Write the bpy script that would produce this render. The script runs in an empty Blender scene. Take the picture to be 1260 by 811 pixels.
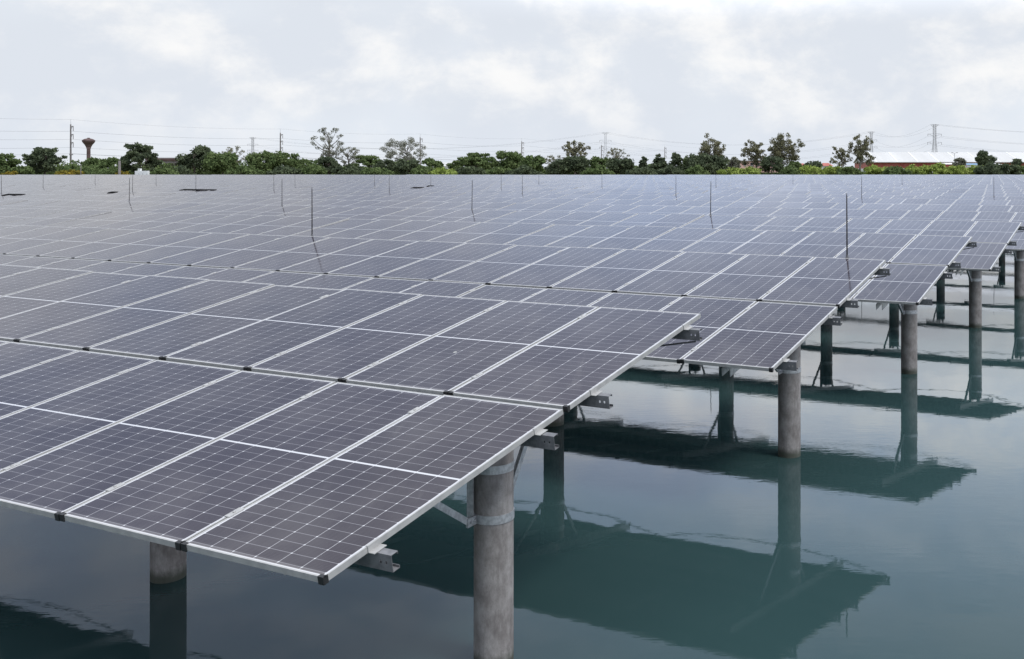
import bpy, math, random
import numpy as np
random.seed(7); rng = np.random.default_rng(11)
S = bpy.context.scene
C = S.collection
R = math.radians

# ------------------------------------------------------------------ measured layout (metres)
F, YH, CX = 1214.96, 206.88, 885.95            # focal length, horizon, principal point of the photograph (px)
CAMH = 3.5285
TH, TILT = 0.437, 0.1733
PL, PW, PITCH, GAP = 2.118, 1.034, 1.05, 0.055
Z0 = 1.506
FARY = 196.0
sT, cT = math.sin(TH), math.cos(TH)
st, ct = math.sin(TILT), math.cos(TILT)

def w_of(U, V):                                 # field axes -> world x, y
    return U * cT + V * sT, -U * sT + V * cT
def px_of(x, y, z):
    return CX + F * x / y, YH + F * (CAMH - z) / y
def X_at(px, Y): return (px - CX) / F * Y
def Z_at(py, Y): return CAMH - (py - YH) * Y / F

# ------------------------------------------------------------------ mesh helpers
class MB:
    def __init__(self): self.v = []; self.f = []; self.mi = []; self.uv = {}
    def add(self, vs, fs, mi=0):
        o = len(self.v); self.v += [tuple(p) for p in vs]
        for q in fs: self.f.append(tuple(o + i for i in q)); self.mi.append(mi)
        return o
    def box(self, x0, x1, y0, y1, z0, z1, mi=0):
        vs = [(x0,y0,z0),(x1,y0,z0),(x1,y1,z0),(x0,y1,z0),(x0,y0,z1),(x1,y0,z1),(x1,y1,z1),(x0,y1,z1)]
        self.add(vs, [(0,3,2,1),(4,5,6,7),(0,1,5,4),(1,2,6,5),(2,3,7,6),(3,0,4,7)], mi)
    def bar(self, a, b, w, h, mi=0, up=(0,0,1)):
        a = np.array(a, float); b = np.array(b, float); d = b - a; d /= np.linalg.norm(d)
        s = np.cross(d, up)
        if np.linalg.norm(s) < 1e-4: s = np.cross(d, (1,0,0))
        s /= np.linalg.norm(s); t = np.cross(s, d)
        vs = []
        for p in (a, b):
            for i, j in ((-1,-1),(1,-1),(1,1),(-1,1)): vs.append(p + s*i*w/2 + t*j*h/2)
        self.add(vs, [(0,3,2,1),(4,5,6,7),(0,1,5,4),(1,2,6,5),(2,3,7,6),(3,0,4,7)], mi)
    def tube(self, pts, rad, n=8, mi=0, cap=True):
        pts = [np.array(p, float) for p in pts]
        if not hasattr(rad, '__len__'): rad = [rad]*len(pts)
        o = len(self.v); prev = None
        for i, p in enumerate(pts):
            d = pts[min(i+1, len(pts)-1)] - pts[max(i-1, 0)]; d /= (np.linalg.norm(d) + 1e-12)
            if prev is None:
                s = np.cross(d, (0,0,1))
                if np.linalg.norm(s) < 1e-3: s = np.cross(d, (1,0,0))
            else: s = prev - d*np.dot(prev, d)
            s /= np.linalg.norm(s); prev = s; t = np.cross(d, s)
            for k in range(n):
                a = 2*math.pi*k/n
                self.v.append(tuple(p + rad[i]*(math.cos(a)*s + math.sin(a)*t)))
        for i in range(len(pts)-1):
            for k in range(n):
                a = o+i*n+k; b = o+i*n+(k+1)%n
                self.f.append((a, b, b+n, a+n)); self.mi.append(mi)
        if cap:
            self.f.append(tuple(o+k for k in reversed(range(n)))); self.mi.append(mi)
            e = o+(len(pts)-1)*n; self.f.append(tuple(e+k for k in range(n))); self.mi.append(mi)
    def lathe(self, prof, n=24, mi=0, c=(0,0)):
        o = len(self.v)
        for r, z in prof:
            for k in range(n):
                a = 2*math.pi*k/n; self.v.append((c[0]+r*math.cos(a), c[1]+r*math.sin(a), z))
        for i in range(len(prof)-1):
            for k in range(n):
                a = o+i*n+k; b = o+i*n+(k+1)%n
                self.f.append((a, b, b+n, a+n)); self.mi.append(mi)
        self.f.append(tuple(o+k for k in reversed(range(n)))); self.mi.append(mi)
        e = o+(len(prof)-1)*n; self.f.append(tuple(e+k for k in range(n))); self.mi.append(mi)
    def mesh(self, name, mats, smooth=False):
        me = bpy.data.meshes.new(name); me.from_pydata(self.v, [], self.f)
        for m in (mats if isinstance(mats, (list, tuple)) else [mats]): me.materials.append(m)
        me.polygons.foreach_set('material_index', self.mi)
        if smooth: me.polygons.foreach_set('use_smooth', [True]*len(self.f))
        me.update(); return me
    def build(self, name, mats, parent=None, smooth=False):
        return link(name, self.mesh(name, mats, smooth), parent)

def link(name, data, parent=None):
    o = bpy.data.objects.new(name, data); C.objects.link(o)
    if parent: o.parent = parent
    return o
def tag(o, label, cat, group=None, kind=None):
    if label: o['label'] = label
    if cat: o['category'] = cat
    if group: o['group'] = group
    if kind: o['kind'] = kind
    return o
def thing(name, label, cat, loc=(0,0,0), rz=0, group=None):
    o = link(name, None); o.location = loc; o.rotation_euler = (0,0,rz)
    return tag(o, label, cat, group)
def dup(o, parent=None, loc=None):
    c = o.copy(); C.objects.link(c); c.parent = parent
    if loc is not None: c.location = loc
    for ch in list(o.children):
        d = ch.copy(); C.objects.link(d); d.parent = c
        for g in list(ch.children):
            e = g.copy(); C.objects.link(e); e.parent = d
    return c

# ------------------------------------------------------------------ materials
def mat(name, base=(.5,.5,.5), rough=.6, metal=0., ior=1.5):
    m = bpy.data.materials.new(name); m.use_nodes = True
    b = m.node_tree.nodes['Principled BSDF']
    b.inputs['Base Color'].default_value = (*base, 1); b.inputs['Roughness'].default_value = rough
    b.inputs['Metallic'].default_value = metal; b.inputs['IOR'].default_value = ior
    return m, m.node_tree, b
class G:                                         # tiny node-graph helper
    def __init__(s, nt): s.nt = nt; s.n = nt.nodes; s.l = nt.links
    def node(s, t, **k):
        n = s.n.new(t)
        for a, b in k.items(): setattr(n, a, b)
        return n
    def inp(s, sock, v):
        if hasattr(v, 'is_output') or isinstance(v, bpy.types.NodeSocket): s.l.new(v, sock)
        else: sock.default_value = v
    def math(s, op, a, b=0., c=0.):
        n = s.node('ShaderNodeMath', operation=op)
        for i, v in enumerate((a, b, c)): s.inp(n.inputs[i], v)
        return n.outputs[0]
    def mix(s, f, a, b):
        n = s.node('ShaderNodeMix', data_type='RGBA')
        s.inp(n.inputs[0], f)
        for i, v in ((6, a), (7, b)): s.inp(n.inputs[i], (*v, 1) if isinstance(v, tuple) and len(v) == 3 else v)
        return n.outputs[2]
    def noise(s, vec, scale, detail=4., rough=.5, dist=0.):
        n = s.node('ShaderNodeTexNoise'); s.l.new(vec, n.inputs['Vector'])
        n.inputs['Scale'].default_value = scale; n.inputs['Detail'].default_value = detail
        n.inputs['Roughness'].default_value = rough; n.inputs['Distortion'].default_value = dist
        return n.outputs['Fac']
    def ramp(s, v, a, b):                         # smooth 0..1 between a and b
        n = s.node('ShaderNodeMapRange', interpolation_type='SMOOTHSTEP'); s.l.new(v, n.inputs[0])
        n.inputs[1].default_value = a; n.inputs[2].default_value = b; return n.outputs[0]
    def coord(s, which='Object', scale=(1,1,1)):
        t = s.node('ShaderNodeTexCoord'); m = s.node('ShaderNodeMapping'); m.inputs['Scale'].default_value = scale
        s.l.new(t.outputs[which], m.inputs[0]); return m.outputs[0]
    def bump(s, h, strength, dist, bs):
        n = s.node('ShaderNodeBump'); n.inputs['Strength'].default_value = strength; n.inputs['Distance'].default_value = dist
        s.l.new(h, n.inputs['Height']); s.l.new(n.outputs[0], bs.inputs['Normal']); return n

def noisy(name, c1, c2, scale=4., rough=.7, metal=0., stretch=(1,1,1), detail=5., bump=0., lo=.35, hi=.65):
    m, nt, b = mat(name, c1, rough, metal); g = G(nt)
    v = g.coord('Object', stretch); f = g.noise(v, scale, detail, .6)
    g.l.new(g.mix(g.ramp(f, lo, hi), c1, c2), b.inputs['Base Color'])
    if bump: g.bump(f, .5, bump, b)
    return m

# solar cell laminate: UV holds metres on the panel
def cell_material():
    m, nt, b = mat('solar_cells', (.02,.02,.025), .11, 0., 1.39); g = G(nt)
    uv = g.node('ShaderNodeUVMap'); uv.uv_map = 'metres'
    sp = g.node('ShaderNodeSeparateXYZ'); g.l.new(uv.outputs[0], sp.inputs[0])
    x, y = sp.outputs[0], sp.outputs[1]
    cx_, cy_ = (PW-.044)/6, (PL/2-.045)/12
    # mirror the two halves: distance from the centre strip
    yh = g.math('SUBTRACT', g.math('ABSOLUTE', g.math('SUBTRACT', y, PL/2)), .0075)
    xm = g.math('SUBTRACT', x, .022)
    def dist(v, p):                               # metres to the nearest cell boundary
        fr = g.math('FRACT', g.math('ADD', g.math('DIVIDE', v, p), .5))
        return g.math('MULTIPLY', g.math('ABSOLUTE', g.math('SUBTRACT', fr, .5)), p)
    dx, dy = dist(xm, cx_), dist(yh, cy_)
    col = g.math('LESS_THAN', dx, .0018)
    row = g.math('LESS_THAN', dy, .0016)
    dia = g.math('LESS_THAN', g.math('ADD', dx, dy), .0068)
    mid = g.math('LESS_THAN', yh, .001)
    ex = g.math('GREATER_THAN', g.math('ABSOLUTE', g.math('SUBTRACT', x, PW/2)), PW/2-.021)
    ey = g.math('GREATER_THAN', yh, PL/2-.0275)
    fing = g.math('LESS_THAN', dist(y, .0105), .0014)
    oi = g.node('ShaderNodeObjectInfo')
    tint = g.math('MULTIPLY', oi.outputs['Random'], .55)
    obj = g.coord('Object', (1,1,1)); n1 = g.noise(obj, 1.6, 5, .6)
    base = g.mix(tint, (.023,.0150,.0235), (.030,.0200,.031))
    base = g.mix(g.math('MULTIPLY', fing, .5), base, (.06,.058,.068))
    base = g.mix(g.math('MULTIPLY', row, .55), base, (.38,.37,.40))
    base = g.mix(g.math('MULTIPLY', col, .8), base, (.50,.49,.51))
    white = g.math('MAXIMUM', g.math('MAXIMUM', dia, mid), g.math('MAXIMUM', ex, ey))
    base = g.mix(white, base, (.58,.58,.60))
    # dust: a thin film plus the line that rain leaves along the low frame
    low = g.math('POWER', g.math('MAXIMUM', g.math('SUBTRACT', 1., g.math('DIVIDE', y, .055)), 0.), 1.6)
    dust = g.math('ADD', g.math('MULTIPLY', g.ramp(n1, .35, .75), .075), g.math('MULTIPLY', low, .45))
    base = g.mix(dust, base, (.52,.49,.47))
    gp = g.node('ShaderNodeNewGeometry')
    st_ = g.node('ShaderNodeMapping'); st_.inputs['Scale'].default_value = (9, .9, 9); g.l.new(gp.outputs['Position'], st_.inputs[0])
    n4 = g.noise(st_.outputs[0], 1.2, 4, .6); n5 = g.noise(gp.outputs['Position'], 1.1, 4, .6)
    base = g.mix(g.math('MULTIPLY', g.math('MULTIPLY', g.ramp(n4, .52, .72), g.ramp(n5, .45, .65)), .06), base, (.55,.52,.48))
    vo = g.node('ShaderNodeTexVoronoi'); vo.inputs['Scale'].default_value = 1.25; g.l.new(gp.outputs['Position'], vo.inputs['Vector'])
    n6 = g.noise(gp.outputs['Position'], 60, 2, .5)
    sel = g.math('GREATER_THAN', g.noise(gp.outputs['Position'], .9, 1, .5), .60)
    drop = g.math('MULTIPLY', sel, g.math('LESS_THAN', g.math('ADD', vo.outputs['Distance'], g.math('MULTIPLY', n6, .03)), .034))
    base = g.mix(g.math('MULTIPLY', drop, .75), base, (.66,.65,.60))
    g.l.new(base, b.inputs['Base Color'])
    g.l.new(g.math('ADD', .085, g.math('MULTIPLY', n1, .06)), b.inputs['Roughness'])
    return m

M = {}
M['cells'] = cell_material()
M['alu'] = noisy('anodised_aluminium', (.45,.445,.435), (.37,.365,.36), 9, .5, .15)
M['black'] = noisy('black_plastic', (.012,.012,.013), (.022,.021,.022), 30, .5)
M['matte'] = noisy('matte_black', (.006,.006,.007), (.012,.012,.012), 3, 1.)
M['matte'].node_tree.nodes['Principled BSDF'].inputs['Specular IOR Level'].default_value = .05
M['back'] = noisy('dark_backsheet', (.08,.08,.085), (.10,.10,.105), 3, .5)
M['galv'] = noisy('galvanised_steel', (.40,.41,.43), (.58,.59,.61), 30, .45, .6, (1,1,1), 4)
M['galvdark'] = noisy('weathered_steel', (.13,.13,.14), (.21,.21,.22), 14, .55, .2)
def concrete_pile():
    m, nt, b = mat('spun_concrete', (.3,.3,.3), .85); g = G(nt)
    v = g.coord('Object', (1,1,.55)); n1 = g.noise(v, 9, 9, .72)
    v2 = g.coord('Object', (1,1,.12)); n2 = g.noise(v2, 14, 5, .65)
    v3 = g.coord('Object', (1,1,1)); n3 = g.noise(v3, 55, 4, .75)
    c = g.mix(g.ramp(n1, .34, .68), (.18,.164,.160), (.335,.318,.312))
    c = g.mix(g.math('MULTIPLY', g.ramp(n2, .52, .68), .3), c, (.10,.088,.086))
    c = g.mix(g.math('MULTIPLY', g.ramp(n3, .60, .72), .5), c, (.07,.062,.06))
    c = g.mix(g.math('MULTIPLY', g.ramp(n1, .60, .74), .5), c, (.42,.39,.37))
    z = g.node('ShaderNodeSeparateXYZ'); t = g.node('ShaderNodeTexCoord'); g.l.new(t.outputs['Object'], z.inputs[0])
    wet = g.math('SUBTRACT', 1., g.ramp(g.math('ADD', z.outputs[2], g.math('MULTIPLY', n1, .12)), .10, .20))
    c = g.mix(g.math('MULTIPLY', wet, .85), c, (.035,.045,.030))
    g.l.new(c, b.inputs['Base Color']); g.bump(n1, .6, .004, b)
    return m
M['pile'] = concrete_pile()
M['rod'] = noisy('dark_rod', (.035,.03,.03), (.06,.05,.05), 8, .5, .3)
def leaf(name, c1, c2, c3, scale=.35, trans=.22):
    m = bpy.data.materials.new(name); m.use_nodes = True; nt = m.node_tree; g = G(nt)
    b = nt.nodes['Principled BSDF']; nt.nodes.remove(b)
    out = [n for n in nt.nodes if n.type == 'OUTPUT_MATERIAL'][0]
    v = g.coord('Object'); n1 = g.noise(v, scale, 3, .6); n2 = g.noise(v, 3.1, 2, .6)
    c = g.mix(g.ramp(n1, .36, .64), c1, c2); c = g.mix(g.math('MULTIPLY', g.ramp(n2, .5, .7), .7), c, c3)
    d = g.node('ShaderNodeBsdfDiffuse'); t = g.node('ShaderNodeBsdfTranslucent'); mx = g.node('ShaderNodeMixShader')
    g.l.new(c, d.inputs[0]); g.l.new(c, t.inputs[0]); mx.inputs[0].default_value = trans
    g.l.new(d.outputs[0], mx.inputs[1]); g.l.new(t.outputs[0], mx.inputs[2]); g.l.new(mx.outputs[0], out.inputs[0])
    return m
M['leaf_dark'] = leaf('leaves_dark', (.082,.105,.066), (.118,.145,.082), (.15,.17,.105))
M['leaf_mid'] = leaf('leaves_green', (.105,.150,.062), (.145,.190,.078), (.19,.22,.10))
M['leaf_lime'] = leaf('leaves_lime', (.24,.31,.075), (.32,.39,.11), (.42,.46,.16))
M['leaf_grey'] = leaf('leaves_grey_green', (.19,.195,.15), (.235,.235,.185), (.28,.27,.22))
M['leaf_brown'] = leaf('leaves_olive', (.160,.162,.098), (.205,.195,.12), (.26,.235,.155))
M['leaf_yellow'] = leaf('leaves_yellow', (.18,.16,.035), (.32,.24,.04), (.15,.16,.05))
M['bark'] = noisy('bark', (.11,.09,.075), (.20,.17,.15), 3, .9, 0, (1,1,.3))
M['bark_pale'] = noisy('pale_bark', (.14,.12,.105), (.22,.20,.18), 3, .9, 0, (1,1,.3))
M['conc'] = noisy('pole_concrete', (.20,.175,.17), (.28,.25,.24), 1.5, .85)
M['steel'] = noisy('tower_steel', (.36,.36,.38), (.45,.45,.47), .5, .6, .3)
M['cable'] = noisy('cable_black', (.08,.08,.085), (.11,.11,.115), 3, .6)
M['insul'] = noisy('brown_ceramic', (.10,.07,.06), (.14,.10,.09), 4, .3)
M['roofwhite'] = noisy('white_metal_roof', (.50,.49,.475), (.58,.57,.555), .12, .5, 0, (1,.1,.1))
M['red'] = noisy('red_sheet', (.34,.07,.05), (.42,.11,.09), .4, .6)
M['redroof'] = noisy('red_tiles', (.36,.09,.07), (.45,.14,.11), .8, .7)
M['pink'] = noisy('pink_render', (.58,.36,.31), (.66,.44,.39), .5, .8)
M['white'] = noisy('white_paint', (.72,.72,.72), (.80,.80,.79), .6, .6)
M['greywall'] = noisy('grey_render', (.20,.17,.17), (.29,.26,.26), .5, .85)
M['darkglass'] = noisy('dark_window', (.02,.022,.026), (.04,.042,.046), .8, .15)
M['dkconc'] = noisy('stained_concrete', (.085,.050,.048), (.13,.085,.080), .35, .85)
M['blue'] = noisy('blue_sheet', (.16,.30,.48), (.22,.38,.56), .6, .5)

# ------------------------------------------------------------------ world and light
w = bpy.data.worlds.new('World'); S.world = w; w.use_nodes = True
nt = w.node_tree; g = G(nt); bg = nt.nodes['Background']
SUN_EL, SUN_AZ = 56., 118.                        # azimuth clockwise from +Y
sky = g.node('ShaderNodeTexSky'); sky.sky_type = 'NISHITA'; sky.sun_disc = False
sky.sun_elevation = R(SUN_EL); sky.sun_rotation = R(SUN_AZ); sky.air_density = 1.0; sky.dust_density = 2.0; sky.ozone_density = 1.5
tc = g.node('ShaderNodeTexCoord'); D = tc.outputs['Generated']
sp = g.node('ShaderNodeSeparateXYZ'); g.l.new(D, sp.inputs[0]); el = sp.outputs[2]
# puffy, hazy overcast: mottled veil with white heads, thinner and bluer in places higher up
def skyvec(zs, o):
    m_ = g.node('ShaderNodeMapping'); m_.inputs['Scale'].default_value = (1, 1, zs); m_.inputs['Location'].default_value = o
    g.l.new(D, m_.inputs[0]); return m_.outputs[0]
n_big = g.noise(skyvec(1.6, (.9, .35, .9)), 2.6, 3, .5, .2)
n_puff = g.noise(skyvec(1.55, (2.3, 5.1, .7)), 8.0, 10, .60, .1)
n_fine = g.noise(skyvec(3.0, (2.1, .4, .1)), 5.0, 5, .6, .2)
K = 8.9                                          # radiance before the 0.1 strength
def kc(*c): return tuple(K*x for x in c)
veil = g.mix(g.ramp(n_big, .38, .60), kc(.72,.765,.835), kc(.815,.87,.935))
hi_ = g.math('SUBTRACT', 1., g.ramp(el, .40, .58))
blue = g.math('MULTIPLY', g.math('MULTIPLY', g.ramp(el, .17, .32), hi_), .72)
veil = g.mix(blue, veil, kc(.47,.59,.86))
head = g.ramp(g.math('ADD', g.math('MULTIPLY', n_puff, .7), g.math('MULTIPLY', n_big, .3)), .43, .60)
veil = g.mix(g.math('MULTIPLY', g.math('MULTIPLY', head, .80), g.math('SUBTRACT', 1., g.math('MULTIPLY', g.ramp(el, .24, .36), .75))), veil, kc(.99,.98,.965))
hz = g.math('SUBTRACT', 1., g.ramp(el, -.01, .09))
veil = g.mix(g.math('MULTIPLY', hz, .75), veil, kc(.71,.76,.84))
gap = g.math('MULTIPLY', g.ramp(el, .20, .36), g.math('SUBTRACT', 1., g.ramp(n_fine, .44, .60)))
gap = g.math('MULTIPLY', g.math('MULTIPLY', gap, .60), g.math('ADD', .35, g.math('MULTIPLY', hi_, .65)))
skyc = g.mix(.75, sky.outputs[0], kc(.46,.58,.80))
col = g.mix(gap, veil, skyc)
top = g.ramp(el, .40, .75)                        # an overcast sky is brightest overhead
up_ = g.node('ShaderNodeVectorMath', operation='SCALE'); g.l.new(col, up_.inputs[0]); g.l.new(g.math('ADD', g.math('ADD', 1., g.math('MULTIPLY', g.math('MULTIPLY', g.ramp(el, .14, .23), g.math('SUBTRACT', 1., g.ramp(el, .28, .50))), g.math('ADD', -.14, g.math('MULTIPLY', g.ramp(g.math('DIVIDE', sp.outputs[0], g.math('MAXIMUM', sp.outputs[1], .05)), -.42, -.05), 1.15)))), g.math('MULTIPLY', top, .75)), up_.inputs['Scale'])
g.l.new(up_.outputs[0], bg.inputs[0]); bg.inputs[1].default_value = .1

sl = bpy.data.lights.new('sun', 'SUN'); sl.energy = 1.5; sl.angle = R(14); sl.color = (1, .96, .90)
so = link('sun', sl)
d_ = (math.sin(R(SUN_AZ))*math.cos(R(SUN_EL)), math.cos(R(SUN_AZ))*math.cos(R(SUN_EL)), math.sin(R(SUN_EL)))
from mathutils import Vector
so.rotation_euler = Vector(d_).to_track_quat('Z', 'Y').to_euler()

# ------------------------------------------------------------------ camera
cam = bpy.data.cameras.new('camera'); co = link('camera', cam); S.camera = co
co.location = (0, 0, CAMH); co.rotation_euler = (R(90), 0, 0)
cam.sensor_fit = 'HORIZONTAL'; cam.sensor_width = 36; cam.lens = F*36/1260
cam.shift_x = -(CX-630)/1260; cam.shift_y = -(405.5-YH)/1260
cam.clip_start = .1; cam.clip_end = 12000

# ------------------------------------------------------------------ pond and ground
m, nt, b = mat('pond_water', (.018,.052,.044), .0, 0., 1.333); g = G(nt)
v = g.coord('Object', (1,1,1)); vs = g.coord('Object', (.35,1.2,1))
h1 = g.noise(v, 1.3, 3, .55); h2 = g.noise(vs, 9.0, 3, .6); h3 = g.noise(v, .12, 3, .5)
calm = g.ramp(h3, .38, .62)
hh = g.math('ADD', g.math('MULTIPLY', h1, .75), g.math('MULTIPLY', g.math('MULTIPLY', h2, calm), .30))
g.bump(hh, 1.0, .0019, b)
n0 = g.noise(v, .25, 4, .6)
g.l.new(g.mix(n0, (.024,.050,.053), (.031,.065,.066)), b.inputs['Base Color']); b.inputs['Roughness'].default_value = .02
mb = MB(); mb.add([(-430,-45,0),(270,-45,0),(270,206,0),(-430,206,0)], [(0,1,2,3)])
tag(mb.build('water', m), 'calm dark green pond water under the solar panels', 'water', kind='structure')
grd = noisy('grassy_ground', (.07,.085,.03), (.12,.115,.055), .15, .95, 0, (1,1,1), 8)
mb = MB()
rings = [(-430,270,-45,206,-1.0), (-434,274,-49,209,1.3), (-460,300,-80,240,1.5), (-5000,5000,-1500,9000,1.5)]
vs_ = []
for x0,x1,y0,y1,z in rings: vs_ += [(x0,y0,z),(x1,y0,z),(x1,y1,z),(x0,y1,z)]
fs_ = []
for i in range(3):
    for k in range(4):
        a = i*4+k; b2 = i*4+(k+1)%4; fs_.append((a, a+4, b2+4, b2)[::-1])
mb.add(vs_, fs_)
tag(mb.build('ground', grd), 'grassy bank and flat land beyond the pond', 'ground', kind='structure')

# ------------------------------------------------------------------ solar panel prototypes (slope plane, z = 0 at the top of the frame)
def laminate(mb, mi_top, mi_back):
    x0, x1, y0, y1 = -PW+.008, -.008, .008, PL-.008
    vs = [(x0,y0,-.008),(x1,y0,-.008),(x1,y1,-.008),(x0,y1,-.008),(x0,y0,-.002),(x1,y0,-.002),(x1,y1,-.002),(x0,y1,-.002)]
    mb.add(vs, [(4,5,6,7)], mi_top); mb.add(vs, [(0,3,2,1)], mi_back)
def frame_bars(mb, mi, simple=False):
    d = -.035
    mb.box(-.0095, 0, 0, PL, d, 0, mi); mb.box(-PW, -PW+.0095, 0, PL, d, 0, mi)
    mb.box(-PW+.0095, -.0095, 0, .0095, d, -.0002, mi); mb.box(-PW+.0095, -.0095, PL-.0095, PL, d, -.0002, mi)
    if not simple:                                # bottom flanges
        mb.box(-.034, -.0095, .011, PL-.011, d, d+.002, mi); mb.box(-PW+.0095, -PW+.034, .011, PL-.011, d, d+.002, mi)
CAP = .034
def cap_mesh(side):                               # black clip hugging a low corner
    mb = MB(); s = -1
    xa, xb = (-CAP, .004) if side == 0 else (-PW-.004, -PW+CAP)
    mb.box(xa, xb, -.006, .0, -.040, .003); mb.box(xa, xb, .0, .018, .0004, .003)
    if side == 0: mb.box(.0003, .004, 0, .026, -.040, .003)
    else: mb.box(-PW-.004, -PW-.0003, 0, .026, -.040, .003)
    return mb
S1, S2 = .16*PL, .86*PL
def clamp_mesh(sy):                               # mid clamp over the seam to the panel on the low-x side
    mb = MB(); c = -PW-.010
    mb.box(c-.021, c+.021, sy-.05, sy+.05, .0005, .0045); mb.box(c-.008, c+.008, sy-.05, sy+.05, -.034, .0005)
    mb.box(c-.007, c+.007, sy-.007, sy+.007, .0045, .010)
    return mb
def uv_set(me):
    uvl = me.uv_layers.new(name='metres')
    n = len(me.loops); vi = np.empty(n, 'i'); me.loops.foreach_get('vertex_index', vi)
    co = np.empty(len(me.vertices)*3); me.vertices.foreach_get('co', co); co = co.reshape(-1, 3)
    uvl.data.foreach_set('uv', np.stack([co[vi,0]+PW, co[vi,1]], 1).ravel())
mb = MB(); laminate(mb, 0, 1); ME_LAM = mb.mesh('laminate', [M['cells'], M['back']]); uv_set(ME_LAM)
mb = MB(); frame_bars(mb, 0); ME_FRAME = mb.mesh('frame', M['alu'])
ME_CAP = [cap_mesh(s).mesh('corner_cap', M['black']) for s in (0,1)]
ME_CLAMP = [clamp_mesh(s).mesh('clamp', M['alu']) for s in (S1, S2)]
def end_clamp(sy):
    mb = MB(); mb.box(-.010, .004, sy-.045, sy+.045, .0005, .004); mb.box(.0004, .005, sy-.045, sy+.045, -.036, .0005)
    mb.box(.005, .045, sy-.045, sy+.045, -.036, -.032); return mb
ME_END = [end_clamp(s).mesh('clamp', M['alu']) for s in (S1, S2)]
def whole_panel(mb):
    laminate(mb, 0, 1); frame_bars(mb, 2, True)
    for s in (0,1):
        xa, xb = (-CAP, .003) if s == 0 else (-PW-.003, -PW+CAP)
        mb.box(xa, xb, -.006, .016, -.038, .003, 3)
    for sy in (S1, S2): mb.box(-PW-.031, -PW+.011, sy-.05, sy+.05, .0005, .0045, 2)
mb = MB(); whole_panel(mb); ME_WHOLE = mb.mesh('solar_panel', [M['cells'], M['back'], M['alu'], M['black']]); uv_set(ME_WHOLE)
WV = np.array(mb.v); WF = mb.f; WM = mb.mi

def panel_loc(k, up):
    d = (PL + GAP) if up else 0.
    return (-k*PITCH, d*ct, Z0 + d*st)
def panel_mass(cells, name, parent):              # many far panels as ONE part
    V, FC, MI = [], [], []; o = 0
    for k, up in cells:
        x, y, z = panel_loc(k, up)
        p = np.stack([WV[:,0]+x, y+WV[:,1]*ct-WV[:,2]*st, z+WV[:,1]*st+WV[:,2]*ct], 1)
        V.append(p); FC += [tuple(i+o for i in q) for q in WF]; MI += WM; o += len(WV)
    me = bpy.data.meshes.new(name); me.from_pydata(np.concatenate(V).tolist(), [], FC)
    for q in (M['cells'], M['back'], M['alu'], M['black']): me.materials.append(q)
    me.polygons.foreach_set('material_index', MI)
    uvl = me.uv_layers.new(name='metres')
    vi = np.empty(len(me.loops), 'i'); me.loops.foreach_get('vertex_index', vi); vi = vi % len(WV)
    uvl.data.foreach_set('uv', np.stack([WV[vi,0]+PW, WV[vi,1]], 1).ravel()); me.update()
    ob = link(name, me, parent); ob['kind'] = 'stuff'; return ob

# ------------------------------------------------------------------ rack pieces
OVER = .138
def slope_pt(x, d, n): return (x, d*ct - n*st, Z0 + d*st + n*ct)     # along row, up the slope, normal offset
def purlin(parent, d, length, detail=True):
    """C channel: web towards the low side, flanges backwards, two slotted holes by the open end"""
    H, FL, T = .095, .050, .003; top = -.0365
    mb = MB()
    def bx(x0, x1, a0, a1, n0, n1):
        vs = [slope_pt(x, d+a, n) for n in (n0,n1) for (x,a) in ((x0,a0),(x1,a0),(x1,a1),(x0,a1))]
        mb.add(vs, [(0,3,2,1),(4,5,6,7),(0,1,5,4),(1,2,6,5),(2,3,7,6),(3,0,4,7)])
    xe, xl = OVER, -length
    bx(xl, xe, 0, FL, top-T, top); bx(xl, xe, 0, FL, top-H, top-H+T)
    bx(xl, xe, FL-T, FL, top-H+T, top-H+.016); bx(xl, xe, FL-T, FL, top-.016, top-T)
    if detail:
        xs = [xl, xe-.085, xe-.071, xe-.047, xe-.033, xe]; zc = top-H/2
        bx(xl, xe, 0, T, top-H+T, zc-.009); bx(xl, xe, 0, T, zc+.009, top-T)
        for i in (0,2,4): bx(xs[i], xs[i+1], 0, T, zc-.009, zc+.009)
    else: bx(xl, xe, 0, T, top-H+T, top-T)
    return mb.build('purlin', M['galvdark'], parent)
MID = PL + GAP/2
PV = MID*ct                                       # pile line inside a row
PZ = Z0 + MID*st
def pile_proto():
    mb = MB(); r = .139
    mb.lathe([(r,-1.4),(r,-.3),(r,.3),(r,1.0),(r,1.555),(r-.012,1.565)], 40)
    return mb.mesh('pile', M['pile'], True)
ME_PILE = pile_proto()
def band_mesh(z, h):
    mb = MB(); n = 40; ri, ro = .1395, .1450
    mb.lathe([(ri,z-h/2),(ro,z-h/2+.001),(ro,z+h/2-.001),(ri,z+h/2)], n)
    for s in (-1, 1):                             # bolted ears, one towards the low side and one towards the high side
        mb.box(-.055, -.049, s*.142 if s>0 else -.235, .235 if s>0 else -.142, z-h/2, z+h/2)
        mb.box(-.043, -.037, s*.142 if s>0 else -.235, .235 if s>0 else -.142, z-h/2, z+h/2)
        for y in (.165, .205): mb.tube([(-.066, s*y, z), (-.026, s*y, z)], .009, 6)
    return mb.mesh('band', M['galv'])
ZB = 1.06
ME_BAND = band_mesh(ZB, .062)
mb = MB(); mb.lathe([(.1395,1.38),(.1435,1.381),(.1435,1.439),(.1395,1.44)], 40); ME_COLLAR = mb.mesh('collar', M['galv'])
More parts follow.
